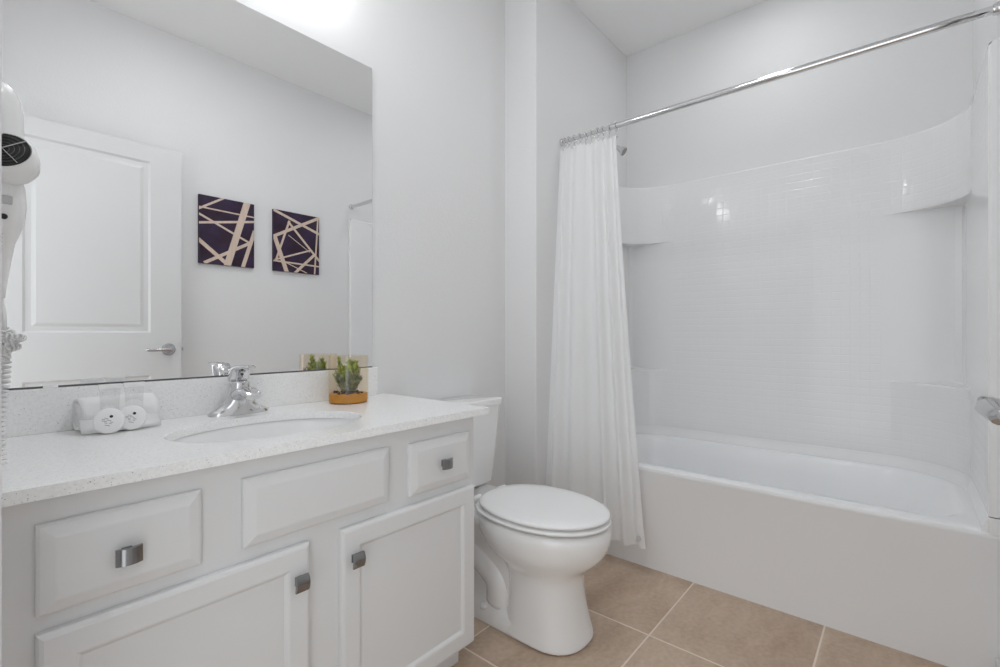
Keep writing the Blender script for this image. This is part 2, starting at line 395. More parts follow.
obj('basin', bm, M['porc'], sink, smooth=True, solid=.004)
bm = bmesh.new(); lathe(bm, [(.030, 0), (.030, .003), (.022, .004), (.020, .001), (.001, .001)], (SX, SY, .6465), (0, 0, 1), 28)
obj('drain', bm, M['chrome'], sink, auto=40)

# ---------------------------------------------------------------- mirror
mir = thing('wall_mirror', 'large frameless wall mirror standing on the backsplash', 'mirror', (.54, YM, .903))
MX0, MX1, MZ0, MZ1 = .036, 1.032, .9045, 2.002
bm = bmesh.new(); box(bm, MX0, MX1, YM-.008, YM-.003, MZ0, MZ1)
for f in bm.faces:
    f.material_index = 0 if f.calc_center_median().y < YM-.0075 else 1
obj('mirror_glass', bm, [M['mirror'], M['mirror_edge']], mir)
bm = bmesh.new(); box(bm, MX0, MX1, YM-.0095, YM-.0015, MZ0-.0028, MZ0+.0012)
obj('bottom_channel', bm, M['mirror_edge'], mir)
for cx in (.165,):
    bm = bmesh.new(); box(bm, cx-.013, cx+.013, YM-.0115, YM-.0098, MZ0-.003, MZ0+.004)
    obj('mirror_clip', bm, M['paper'], mir, bevel=.001)

# ---------------------------------------------------------------- vanity light above the mirror (out of frame)
vl = thing('vanity_light', 'chrome three-globe vanity light bar mounted on the wall above the mirror', 'light fixture', (.56, YM, 2.27))
obj('back_plate', B(.24, .88, YM-.025, YM-.001, 2.25, 2.34), M['chrome'], vl, bevel=.004)
for gx in (.34, .56, .78):
    bm = bmesh.new(); tube(bm, [(gx, YM-.02, 2.30), (gx, YM-.08, 2.30), (gx, YM-.10, 2.285)], .009, 12)
    obj('lamp_arm', bm, M['chrome'], vl, smooth=True)
    bm = bmesh.new(); lathe(bm, [(.018, 0), (.028, -.015), (.034, -.045), (.034, -.075), (.026, -.092), (.0, -.098)], (gx, YM-.10, 2.285), (0, 0, 1), 24)
    obj('lamp_shade', bm, M['shade'], vl, smooth=True)
# recessed light over the tub, invented ceiling fill light to brighten the room (both out of frame)
def downlight(x, y, r, m, label, power=None):
    t = thing('recessed_or_fill_light', label, 'light fixture', (x, y, ZC))
    bm = bmesh.new(); lathe(bm, [(r, -.001), (r, -.003), (.001, -.004)], (x, y, ZC), (0, 0, 1), 32); obj('lens', bm, m, t)
    bm = bmesh.new(); lathe(bm, [(r+.001, -.0005), (r+.001, -.006), (r+.02, -.004), (r+.022, -.0005)], (x, y, ZC), (0, 0, 1), 32, cap=False); obj('trim_ring', bm, M['trim'], t, smooth=True)
    return t
downlight(2.30, .50, .075, M['canlens'], 'round recessed downlight in the ceiling over the bathtub')
downlight(.90, .66, .15, M['fill_lens'], 'wide round fill light added on the ceiling above the middle of the floor')

# ---------------------------------------------------------------- faucet
fa = thing('faucet', 'chrome single-lever bathroom faucet behind the oval sink', 'faucet', (.548, 1.44, ZT))
FX, FY = .549, 1.436
bm = bmesh.new()
def oval(cx, cy, z, a, b, n=32, p=2.0):
    out = []
    for k in range(n):
        t = 2*PI*k/n; c_, s_ = math.cos(t), math.sin(t)
        out.append((cx + a*math.copysign(abs(c_)**(2/p), c_), cy + b*math.copysign(abs(s_)**(2/p), s_), z))
    return out
loft(bm, [oval(FX, FY, ZT, .079, .028, p=2.4), oval(FX, FY, ZT+.005, .079, .028, p=2.4), oval(FX, FY, ZT+.010, .075, .0265, p=2.3), oval(FX, FY, ZT+.015, .066, .026), oval(FX, FY, ZT+.021, .054, .0255),
          oval(FX, FY, ZT+.031, .043, .025), oval(FX, FY-.001, ZT+.045, .035, .0245), oval(FX, FY-.002, ZT+.060, .030, .024), oval(FX, FY-.002, ZT+.076, .0275, .0235), oval(FX, FY-.002, ZT+.088, .0265, .023), oval(FX, FY-.002, ZT+.092, .022, .020)])
obj('faucet_body', bm, M['chrome'], fa, auto=50)
bm = bmesh.new()
def sect(c, w_, h_, up, n=20, side=(1, 0, 0)):
    c = Vector(c); up = Vector(up).normalized(); s = Vector(side)
    return [c + s*w_*math.copysign(abs(math.cos(2*PI*k/n))**.8, math.cos(2*PI*k/n)) + up*h_*math.copysign(abs(math.sin(2*PI*k/n))**.8, math.sin(2*PI*k/n)) for k in range(n)]
loft(bm, [sect((FX, FY+.005, ZT+.048), .027, .020, (0, .3, 1)), sect((FX, FY-.02, ZT+.055), .027, .018, (0, .1, 1)), sect((FX, FY-.045, ZT+.066), .0265, .013, (0, -.05, 1)),
          sect((FX, FY-.068, ZT+.066), .026, .011, (0, -.15, 1)), sect((FX, FY-.088, ZT+.061), .024, .0105, (0, -.35, 1)), sect((FX, FY-.098, ZT+.054), .020, .008, (0, -.7, 1))])
sp = obj('spout', bm, M['chrome'], fa, auto=60)
bm = bmesh.new(); lathe(bm, [(.0105, 0), (.0105, -.010), (.008, -.011)], (FX, FY-.080, ZT+.053), (0, -.15, 1), 20)
obj('aerator', bm, M['chrome'], fa, auto=40)
bm = bmesh.new()
loft(bm, [sect((FX, FY+.012, ZT+.088), .022, .012, (0, 1, .3)), sect((FX, FY+.006, ZT+.100), .027, .020, (0, 1, .2)), sect((FX, FY-.001, ZT+.114), .0275, .021, (0, 1, .5)),
          sect((FX, FY-.012, ZT+.126), .026, .014, (0, .7, 1)), sect((FX, FY-.030, ZT+.131), .023, .0085, (0, .25, 1)), sect((FX, FY-.052, ZT+.133), .019, .006, (0, .12, 1)),
          sect((FX, FY-.070, ZT+.134), .0165, .005, (0, .1, 1)), sect((FX, FY-.077, ZT+.134), .010, .003, (0, .1, 1))])
h = obj('lever_handle', bm, M['chrome'], fa, auto=60)
bm = bmesh.new(); lathe(bm, [(.004, 0), (.004, .0015), (.001, .002)], (FX, FY-.0195, ZT+.112), (0, -1, .25), 16)
obj('index_button', bm, M['black'], h)

# ---------------------------------------------------------------- rolled towel, toiletries
tw = thing('rolled_washcloth', 'white rolled terry washcloth lying against the backsplash', 'towel', (.29, 1.44, ZT))
bm = bmesh.new()
pts = []
for k in range(150):
    t = k/149; a = t*2*PI*3.3 - PI*.45; r = .010 + .0315*t
    pts.append((a, r))
rings = []
for i in range(13):
    x = .203 + .146*i/12; e = 1 - .06*(abs(i-6)/6)**4; ring = []
    for k, (a, r) in enumerate(pts):
        ring.append((x + .003*math.sin(a*1.3)*(abs(i-6)/6)**3, 1.442 + r*e*math.cos(a)*1.05, ZT+.043 + r*e*math.sin(a)*.97))
    rings.append(ring)
loft(bm, rings, False, False, closed=False)
obj('towel_roll', bm, M['cloth'], tw, smooth=True, solid=.0065)
bm = bmesh.new()
loft(bm, [[(x, 1.404, ZT+.030), (x, 1.388, ZT+.012), (x, 1.380, ZT+.0045)] for x in (.202, .25, .30, .349)], False, False, closed=False)
obj('towel_flap', bm, M['cloth'], tw, solid=.006, smooth=True)

def soap(x, y, rz, label):
    t = thing('wrapped_soap', label, 'soap', (x, y, ZT), 'wrapped round soaps')
    lean = math.radians(14)
    R_ = Matrix.Rotation(rz, 4, 'Z') @ Matrix.Rotation(-lean, 4, 'X')
    T = Matrix.Translation((x, y, ZT + .0292))
    def put(bm, name, m, p, **k):
        bmesh.ops.transform(bm, matrix=T @ R_, verts=bm.verts); return obj(name, bm, m, p, **k)
    bm = bmesh.new(); lathe(bm, [(.010, .009), (.024, .0085), (.0275, .006), (.0285, .001), (.0285, -.003), (.0265, -.007), (.022, -.0085), (.004, -.0088)], (0, 0, 0), (0, -1, 0), 40)
    put(bm, 'soap_disc', M['paper'], t, smooth=True)
    bm = bmesh.new()
    def strip(cx, cz, w_, h_=.0011, a=-.28):
        ca, sa = math.cos(a), math.sin(a); q = []
        for dx, dz in ((-w_/2, -h_/2), (w_/2, -h_/2), (w_/2, h_/2), (-w_/2, h_/2)):
            q.append(bm.verts.new((cx+dx*ca-dz*sa, -.0094, cz+dx*sa+dz*ca)))
        bm.faces.new(q)
    # tiny printed lines of text (broken into words) and a dot logo
    for (cz, segs) in ((.004, ((-.0035, .007),)), (.0005, ((-.008, .006), (.001, .009))), (-.003, ((-.007, .010), (.006, .006))), (-.0065, ((-.004, .006), (.004, .005))), (-.0115, ((-.001, .010),))):
        for cx, w_ in segs: strip(cx, cz - .25*cx, w_)
    put(bm, 'label_print', M['ink'], t)
    bm = bmesh.new(); lathe(bm, [(.0036, 0), (.0036, .0004)], (.0052, -.0092, .0085), (0, -1, 0), 5); put(bm, 'dot_emblem', M['black'], t)
    return t
soap(.2475, 1.368, -.32, 'round white paper-wrapped soap leaning at the front of the washcloth, left of the two')
soap(.2915, 1.380, -.22, 'round white paper-wrapped soap leaning at the front of the washcloth, right of the two')
def toiletry(x, y, label):
    t = thing('toiletry_tube', label, 'toiletry bottle', (x, y, ZT), 'clear toiletry tubes')
    bm = bmesh.new()
    loft(bm, [oval(x, y, ZT+.016, .0165, .0125, 24), oval(x, y, ZT+.055, .0175, .0125, 24), oval(x, y, ZT+.085, .0185, .008, 24), oval(x, y, ZT+.098, .020, .003, 24), oval(x, y, ZT+.108, .0205, .0018, 24)])
    obj('tube_body', bm, M['tubeclear'], t, smooth=True)
    bm = bmesh.new(); box(bm, x-.0205, x+.0205, y-.0022, y+.0022, ZT+.0985, ZT+.110); obj('crimped_end', bm, M['paper'], t, bevel=.0008)
    bm = bmesh.new(); lathe(bm, [(.015, 0), (.015, .015), (.012, .017)], (x, y, ZT), (0, 0, 1), 24); obj('cap', bm, M['paper'], t, auto=40)
toiletry(.254, 1.394, 'clear toiletry tube with white crimped top standing behind the left soap')
toiletry(.301, 1.402, 'clear toiletry tube with white crimped top standing behind the right soap')

# ---------------------------------------------------------------- terrarium
TX, TY, TR = .874, 1.40, .0635
te = thing('glass_terrarium', 'tan-tinted glass cup with orange sand and a small green succulent on the counter', 'potted plant', (TX, TY, ZT))
bm = bmesh.new(); lathe(bm, [(TR-.006, .0), (TR-.001, .003), (TR, .008), (TR, .020), (TR, .152), (TR-.0012, .1535), (TR-.0025, .152), (TR-.0025, .022), (TR-.0025, .0215)], (TX, TY, ZT), (0, 0, 1), 48, cap=False)
obj('glass_cup', bm, M['amber'], te, auto=40)
bm = bmesh.new(); lathe(bm, [(TR-.009, .001), (TR-.0035, .004), (TR-.0028, .010), (TR-.0028, .029), (TR-.004, .030), (.001, .032)], (TX, TY, ZT), (0, 0, 1), 48)
obj('sand_layer', bm, M['sand'], te, auto=50)
bm = bmesh.new()
for k in range(46):
    a = random.uniform(0, 2*PI); r = .048*math.sqrt(random.random()); s = random.uniform(.003, .006)
    bmesh.ops.create_icosphere(bm, subdivisions=1, radius=s, matrix=Matrix.Translation((TX+r*math.cos(a), TY+r*math.sin(a), ZT+.031+s*.3)))
obj('pebbles', bm, M['soil'], te)
stem_bm, g_bm, s_bm = bmesh.new(), bmesh.new(), bmesh.new()
def leafquad(bm, p, d, l, wd):
    d = Vector(d).normalized(); u, v = frame(d); a = random.uniform(0, 2*PI); s = u*math.cos(a) + v*math.sin(a)
    nrm = d.cross(s)
    pts = [p, p + d*l*.35 + s*wd, p + d*l*.75 + s*wd*.8 + nrm*wd*.2, p + d*l, p + d*l*.75 - s*wd*.8 + nrm*wd*.2, p + d*l*.35 - s*wd]
    bm.faces.new([bm.verts.new(q) for q in pts])
for k in range(40):
    a = random.uniform(0, 2*PI) if k > 2 else (2.6, .1, 4.2)[k]
    bright = k < 16; tall = bright
    h_ = random.uniform(.075, .110) if tall else random.uniform(.04, .075); lean = random.uniform(.010, .03) if tall else random.uniform(.030, .050)
    p0 = Vector((TX + .012*math.cos(a), TY + .012*math.sin(a), ZT+.030)); p3 = Vector((TX + lean*math.cos(a), TY + lean*math.sin(a), ZT+.028+h_))
    if k < 3:
        p3 = Vector((TX, TY, 0)) + Vector(((-.030, .010, .0), (.022, -.010, 0), (-.002, -.015, 0))[k]) + Vector((0, 0, ZT + (.145, .132, .105)[k]))
    pts = [p0.lerp(p3, t) + Vector((0, 0, .008*math.sin(t*PI))) for t in (0, .33, .66, 1)]
    tube(stem_bm, pts, [.0016, .0014, .0012, .0006], 6)
    target = g_bm if bright else s_bm
    nl = 85 if bright else 60
    for i in range(nl):
        t = (.25 if bright else .12) + (.88 if not bright else .75)*i/nl; t = min(t, 1)
        p = p0.lerp(p3, t); b_ = random.uniform(0, 2*PI)
        up = .5 + .9*t
        d = Vector((math.cos(b_), math.sin(b_), up))
        leafquad(target, p, d, random.uniform(.012, .020)*(1.15-.4*t), random.uniform(.0016, .0026))
obj('stems', stem_bm, M['stem'], te, smooth=True)
o = obj('bright_leaves', g_bm, M['green'], te); o['label'] = 'bright yellow-green leafy sprigs'
o = obj('sage_leaves', s_bm, M['sage'], te); o['label'] = 'dull sage-green lower leaves'

# ---------------------------------------------------------------- wall art on the right wall
def clip(poly, x0, x1, y0, y1):
    def cut(P_, f, g):
        out = []
        for i in range(len(P_)):
            a, b = P_[i-1], P_[i]
            if f(a) != f(b): out.append(g(a, b))
            if f(b): out.append(b)
        return out
    def ix(v): return lambda a, b: (v, a[1] + (b[1]-a[1])*(v-a[0])/(b[0]-a[0]))
    def iy(v): return lambda a, b: (a[0] + (b[0]-a[0])*(v-a[1])/(b[1]-a[1]), v)
    for f, g in ((lambda p: p[0] >= x0, ix(x0)), (lambda p: p[0] <= x1, ix(x1)), (lambda p: p[1] >= y0, iy(y0)), (lambda p: p[1] <= y1, iy(y1))):
        poly = cut(poly, f, g)
        if not poly: return poly
    return poly
def artwork(x0, x1, z0, z1, cor, stripes, label):
    t = thing('canvas_print', label, 'wall art', ((x0+x1)/2, YR, z0), 'purple and cream line prints')
    yb = YR + .002; yf = YR + .020
    bm = bmesh.new(); box(bm, x0, x1, yb, yf, z0, z1)
    (lx, lt, lb), (rx, rt, rb) = cor
    def uv(p):
        u = (p[0]-lx)/(rx-lx); tp = lt + (rt-lt)*u; bt = lb + (rb-lb)*u; v = (p[1]-tp)/(bt-tp)
        return (x0 + u*(x1-x0), z1 - v*(z1-z0))
    for i, (ax, ay, bx, by, wd) in enumerate(stripes):
        a, b = Vector(uv((ax, ay))), Vector(uv((bx, by))); wd = wd*(x1-x0)/(rx-lx)*.5
        d = (b-a).normalized(); nn = Vector((-d.y, d.x)); a -= d*.012; b += d*.012
        poly = clip([tuple(a+nn*wd), tuple(b+nn*wd), tuple(b-nn*wd), tuple(a-nn*wd)], x0+.0003, x1-.0003, z0+.0003, z1-.0003)
        if len(poly) > 2:
            f = bm.faces.new([bm.verts.new((p[0], yf + .0004 + .0001*i, p[1])) for p in poly]); f.material_index = 1
    obj('canvas', bm, [M['purple'], M['wood']], t)
artwork(.994, 1.308, 1.445, 1.853, ((110, 85, 500), (443, 150, 533)),
    [(115,170,255,110,13),(115,162,440,228,9),(113,205,420,385,13),(113,257,442,255,15),(395,148,275,515,42),(115,365,270,505,24),(150,495,410,385,20),(443,320,370,528,24)],
    'dark purple print crossed by cream lines, the one nearer the door in the mirror')
artwork(1.430, 1.753, 1.443, 1.851, ((560, 178, 550), (838, 228, 575)),
    [(565,185,830,325,15),(567,340,830,234,17),(650,258,577,480,12),(652,262,838,490,13),(570,352,635,552,24),(577,482,770,430,9),(770,432,655,342,4),(565,490,835,525,9),(800,460,690,560,16),(830,232,808,572,10),(640,505,750,560,5)],
    'dark purple print crossed by cream lines, the one nearer the shower in the mirror')

# ---------------------------------------------------------------- toilet
TC = 1.372
to = thing('toilet', 'white two-piece elongated toilet with closed lid beside the vanity', 'toilet', (TC, 1.1, 0))
def egg(yf, yb, hw, z, n=48, pw=2.0, back=None, ym=None):
    # outline: elliptical front half, squarer back half; yf front tip, yb back
    ym = ym if ym is not None else yf + (yb-yf)*.50; pts = []
    for k in range(n):
        a = 2*PI*k/n; c_, s_ = math.cos(a), math.sin(a)
        if s_ < 0: pts.append((TC + hw*math.copysign(abs(c_)**(2/pw), c_), ym - (ym-yf)*abs(s_)**(2/pw), z))
        else:
            p = back or 2.6; pts.append((TC + hw*math.copysign(abs(c_)**(2/p), c_), ym + (yb-ym)*abs(s_)**(2/p), z))
    return pts
bm = bmesh.new()
# bowl + front pedestal, one shell
loft(bm, [egg(.795, 1.10, .126, 0, pw=2.4, back=4, ym=.93), egg(.793, 1.10, .127, .006, pw=2.4, back=4, ym=.93), egg(.795, 1.095, .126, .020, pw=2.4, back=4, ym=.93), egg(.806, 1.075, .120, .05, pw=2.4, back=4, ym=.93), egg(.820, 1.065, .113, .12, pw=2.3, back=4, ym=.94), egg(.826, 1.065, .111, .18, pw=2.2, back=4, ym=.95),
          egg(.820, 1.075, .114, .22, pw=2.1, back=3.5, ym=.95), egg(.800, 1.11, .130, .245, ym=.95), egg(.770, 1.16, .148, .268), egg(.742, 1.18, .166, .297), egg(.727, 1.20, .178, .33), egg(.722, 1.21, .183, .36), egg(.724, 1.21, .183, .378),
          egg(.732, 1.21, .178, .389), egg(.748, 1.20, .166, .391)])
obj('bowl', bm, M['porc'], to, smooth=True, sub=1)
# rear foot with trapway relief
bm = bmesh.new()
def foot(z, hw, y0=.93, y1=1.42, r=.03): return [(p[0], p[1], z) for p in rrect(TC-hw, TC+hw, y0, y1, r, 6)]
loft(bm, [foot(0, .120), foot(.006, .121), foot(.045, .118), foot(.058, .108), foot(.075, .096, .95, 1.41), foot(.12, .092, .96, 1.40), foot(.30, .100, .98, 1.44, .04), foot(.34, .13, 1.0, 1.47, .04), foot(.365, .15, 1.05, 1.480, .04), foot(.379, .15, 1.06, 1.480, .04), foot(.383, .145, 1.07, 1.475, .04)])
obj('rear_base', bm, M['porc'], to, smooth=True)
# trapway bulge on both sides
for s in (-1, 1):
    bm = bmesh.new()
    path = [(TC+s*.050, 1.43, .33), (TC+s*.050, 1.35, .285), (TC+s*.052, 1.26, .235), (TC+s*.055, 1.18, .195), (TC+s*.056, 1.12, .155), (TC+s*.056, 1.105, .11), (TC+s*.052, 1.11, .06)]
    pp = []
    for i in range(len(path)-1):
        for t in (0, .25, .5, .75): 
            P0 = Vector(path[max(i-1, 0)]); P1 = Vector(path[i]); P2 = Vector(path[i+1]); P3 = Vector(path[min(i+2, len(path)-1)])
            pp.append(.5*((2*P1) + (-P0+P2)*t + (2*P0-5*P1+4*P2-P3)*t*t + (-P0+3*P1-3*P2+P3)*t**3))
    tube(bm, pp, .060, 24)
    obj('trapway', bm, M['porc'], to, smooth=True)
    bm = bmesh.new(); lathe(bm, [(.016, 0), (.0155, .008), (.011, .015), (.001, .018)], (TC+s*.106, 1.15, .048), (s*.25, 0, 1), 20)
    obj('bolt_cap', bm, M['plast'], to, smooth=True)
# seat ring and lid
bm = bmesh.new()
loft(bm, [egg(.752, 1.195, .160, .3995), egg(.727, 1.213, .182, .4005), egg(.722, 1.217, .186, .406), egg(.727, 1.212, .182, .411), egg(.742, 1.20, .170, .412)])
obj('seat', bm, M['plast'], to, smooth=True)
bm = bmesh.new()
loft(bm, [egg(.760, 1.185, .155, .4165, back=2.3), egg(.732, 1.205, .178, .4185, back=2.3), egg(.726, 1.210, .183, .424, back=2.3), egg(.730, 1.207, .179, .430, back=2.3), egg(.745, 1.195, .166, .4335, back=2.3), egg(.78, 1.16, .135, .4355, back=2.3), egg(.86, 1.08, .07, .4365, back=2.3)])
obj('lid', bm, M['plast'], to, smooth=True)
for s in (-1, 1):
    bm = bmesh.new(); lathe(bm, [(.012, -.022), (.014, -.020), (.014, .020), (.012, .022)], (TC+s*.072, 1.222, .408), (1, 0, 0), 18)
    obj('lid_hinge', bm, M['plast'], to, auto=40)
# tank
bm = bmesh.new()
def tk(z, hw, y0, y1, r=.03): return [(p[0], p[1], z) for p in rrect(TC-hw, TC+hw, y0, y1, r, 6)]
loft(bm, [tk(.388, .160, 1.365, 1.488), tk(.392, .172, 1.355, 1.491), tk(.402, .180, 1.350, 1.492), tk(.55, .192, 1.340, 1.493), tk(.722, .203, 1.330, 1.493)])
obj('tank', bm, M['porc'], to, auto=60)
bm = bmesh.new(); loft(bm, [tk(.7225, .200, 1.332, 1.495), tk(.7235, .210, 1.322, 1.497), tk(.744, .212, 1.320, 1.498), tk(.750, .209, 1.323, 1.497), tk(.752, .200, 1.332, 1.49)])
obj('tank_lid', bm, M['porc'], to, auto=60)
bm = bmesh.new(); loft(bm, [tk(.3835, .13, 1.38, 1.47), tk(.388, .13, 1.38, 1.47)]); obj('tank_gap_shade', bm, M['black'], to)  # black insert paints the shade in the gap between tank and bowl
bm = bmesh.new(); lathe(bm, [(.014, 0), (.014, .006), (.008, .008), (.008, .016)], (TC-.14, 1.333, .675), (0, -1, 0), 18)
tube(bm, [(TC-.14, 1.319, .675), (TC-.11, 1.317, .674), (TC-.075, 1.318, .672)], [.006, .006, .008], 10); obj('flush_lever', bm, M['chrome'], to, auto=50)

# ---------------------------------------------------------------- bathtub
AX = 2.005
tub = thing('bathtub', 'white alcove bathtub with plain flat apron', 'bathtub', (2.38, .56, 0))
OY0, OY1, OX1 = YR+.0005, YS-.0005, XB-.001
bm = bmesh.new()
def rr_(x0, x1, y0, y1, r, z, n=10): return [(p[0], p[1], z) for p in rrect(x0, x1, y0, y1, r, n)]
rings = [rr_(AX+.008, OX1, OY0, OY1, .0005, 0), rr_(AX+.003, OX1, OY0, OY1, .0005, .415), rr_(AX, OX1, OY0, OY1, .0005, .420), rr_(AX-.001, OX1, OY0, OY1, .001, .430),
         rr_(AX+.001, OX1, OY0, OY1, .008, .437), rr_(AX+.010, OX1-.01, OY0+.01, OY1-.01, .02, .4405),
         rr_(AX+.058, 2.705, -.150, 1.245, (.20, .12, .12, .20), .4415), rr_(AX+.070, 2.695, -.135, 1.235, (.20, .12, .12, .20), .437), rr_(AX+.077, 2.685, -.120, 1.225, (.20, .12, .12, .20), .425),
         rr_(AX+.086, 2.665, -.06, 1.215, (.20, .12, .12, .20), .36), rr_(AX+.10, 2.65, .05, 1.20, (.19, .12, .12, .20), .22), rr_(AX+.125, 2.62, .16, 1.18, (.18, .12, .12, .2), .11), rr_(AX+.17, 2.58, .24, 1.14, (.15, .12, .12, .16), .075), rr_(AX+.25, 2.50, .34, 1.04, (.1, .1, .1, .1), .068)]
loft(bm, rings)
obj('tub_shell', bm, M['tub'], tub, auto=38)
bm = bmesh.new(); lathe(bm, [(.028, 0), (.028, .003), (.02, .004), (.001, .004)], (2.39, .98, .068), (0, 0, 1), 24); obj('drain', bm, M['chrome'], tub, auto=40)
bm = bmesh.new(); lathe(bm, [(.036, 0), (.036, .004), (.028, .010), (.001, .011)], (2.39, 1.2115, .33), (0, -1, .08), 28); obj('overflow_plate', bm, M['chrome'], tub, auto=40)

# ---------------------------------------------------------------- tub surround (moulded wall panels with coved corners and niches)
su = thing('shower_surround', 'glossy white moulded shower wall surround with embossed tiles and corner shelves', 'shower surround', (2.7, .56, .44))
IX, IY0, IY1, FX0 = 2.742, YR+.026, YS-.018, 2.010
def plan(r, n=14, nstr=16, ins=0.0):
    """inner face of the surround from the front of the right wall, round the back, to the front of the left wall"""
    pts = []; X1_ = IX-ins; a0, a1 = IY0+ins*.7, IY1-ins*.7
    L1 = X1_ - .27; 
    pts.append((FX0, a0)); 
    for k in range(1, 5): pts.append((FX0 + (L1-FX0)*k/5, a0))
    # right/back corner
    pts.append((L1, a0))
    if r > .2:
        for k in range(1, n): 
            a = -PI/2 + PI/2*k/n; pts.append((L1 + .27*math.cos(a), a0+.27 + .27*math.sin(a)))
    else:
        # sharp corner with the same vertex count
        m_ = n//2
        for k in range(1, m_): pts.append((L1 + (.27-r)*k/(m_-1), a0))
        pts.append((X1_-r*.29, a0+r*.29))
        for k in range(n-m_-1): pts.append((X1_, a0+r + (.27-r)*k/(n-m_-1)))
    for k in range(nstr+1): pts.append((X1_, a0+.27 + (a1-a0-.54)*k/nstr))
    half = pts[:6+n-1]
    mid = a0 + a1
    for p in half[::-1]: pts.append((p[0], mid - p[1]))
    return pts
def arc(P_):
    s = [0]
    for a, b in zip(P_, P_[1:]): s.append(s[-1] + math.hypot(b[0]-a[0], b[1]-a[1]))
    return s
def mixp(A, B_, t): return [((a[0]*(1-t)+b[0]*t), (a[1]*(1-t)+b[1]*t)) for a, b in zip(A, B_)]
def outw(P_, d):
    out = []
    cxm, cym = FX0+.2, (IY0+IY1)/2
    for i, p in enumerate(P_):
        a = P_[max(i-1, 0)]; b = P_[min(i+1, len(P_)-1)]; tx, ty = b[0]-a[0], b[1]-a[1]; l = math.hypot(tx, ty) or 1
        out.append((p[0] + ty/l*d, p[1] - tx/l*d))
    return out
bm = bmesh.new(); uvl = bm.loops.layers.uv.new('UVMap')
cove = plan(.27); sharp = plan(.03); base = plan(.27, ins=.0)
lip = plan(.27, ins=.020)
SC = arc(cove)
def strip_(P0, z0, P1, z1, mi):
    a = [bm.verts.new((*p, z0)) for p in P0]; b = [bm.verts.new((*p, z1)) for p in P1]
    for i in range(len(a)-1):
        q = [a[i], a[i+1], b[i+1], b[i]]
        if len({tuple(round(c, 6) for c in v.co) for v in q}) < 4: 
            u_ = []; 
            for v in q:
                if not any((v.co-x.co).length < 1e-6 for x in u_): u_.append(v)
            if len(u_) < 3: continue
            q = u_
        f = bm.faces.new(q)
        f.material_index = mi(i) if callable(mi) else mi
        for lp in f.loops:
            ii = i if (lp.vert in (a[i], b[i])) else i+1
            lp[uvl].uv = (SC[ii], lp.vert.co.z)
ZD, ZN0, ZN1, ZTOP = .4405, .812, 1.556, 1.887
off = lambda P_, d: [(min(max(p[0], FX0), 99), p[1]) for p in P_]
strip_(lip, ZD-.004, mixp(lip, base, .25), ZD+.008, 1)
strip_(mixp(lip, base, .25), ZD+.008, mixp(lip, base, .8), ZD+.028, 1)
strip_(mixp(lip, base, .8), ZD+.028, base, ZD+.043, 1)
strip_(base, ZD+.043, outw(base, .0015), ZD+.044, 1)
strip_(outw(base, .0015), ZD+.044, outw(base, .0015), ZD+.046, 1)
strip_(outw(base, .0015), ZD+.046, cove, ZD+.047, 1)
strip_(cove, ZD+.047, cove, ZN0-.006, 0)
NP = len(cove); nn = 14
corner = set(range(0, 5+nn)) | set(range(NP-1-(5+nn), NP))
isniche = lambda i: (0 if not (i in corner) else 1)
# shelf lip, shelf, niche, header soffit
strip_(cove, ZN0-.006, mixp(cove, sharp, .05), ZN0, isniche)
strip_(mixp(cove, sharp, .05), ZN0, mixp(cove, sharp, .93), ZN0+.006, isniche)
strip_(mixp(cove, sharp, .93), ZN0+.006, sharp, ZN0+.014, isniche)
strip_(sharp, ZN0+.014, sharp, ZN1-.006, isniche)
strip_(sharp, ZN1-.006, mixp(cove, sharp, .97), ZN1, isniche)
strip_(mixp(cove, sharp, .97), ZN1, mixp(cove, sharp, .04), ZN1, 1)
strip_(mixp(cove, sharp, .04), ZN1, cove, ZN1+.006, isniche)
strip_(cove, ZN1+.006, cove, ZTOP-.008, 0)
edge = [(p[0] if i not in (0,) else p[0], p[1]) for i, p in enumerate(cove)]
strip_(cove, ZTOP-.008, outw(cove, .005), ZTOP, 1)
rect = [(min(p[0] + (XB-.001-IX)*(1 if p[0] > IX-.28 else 0), XB-.001), p[1]) for p in cove]
# top flange: out to the walls
wallp = []
for p in cove:
    x, y = p
    if abs(y-IY0) < 1e-4: wallp.append((x, YR+.001))
    elif abs(y-IY1) < 1e-4: wallp.append((x, YS-.001))
    elif abs(x-IX) < 1e-4: wallp.append((XB-.001, y))
    else:
        cx_, cy_ = IX-.27, (IY0+.27 if y < .5 else IY1-.27); dx, dy = x-cx_, y-cy_; s = .27
        wx, wy = (XB-.001-cx_), ((cy_-YR-.001) if dy < 0 else (YS-.001-cy_))
        t = min(wx/max(abs(dx), 1e-6), wy/max(abs(dy), 1e-6)); wallp.append((cx_+dx*t, cy_+dy*t))
strip_(outw(cove, .005), ZTOP, wallp, ZTOP+.001, 1)
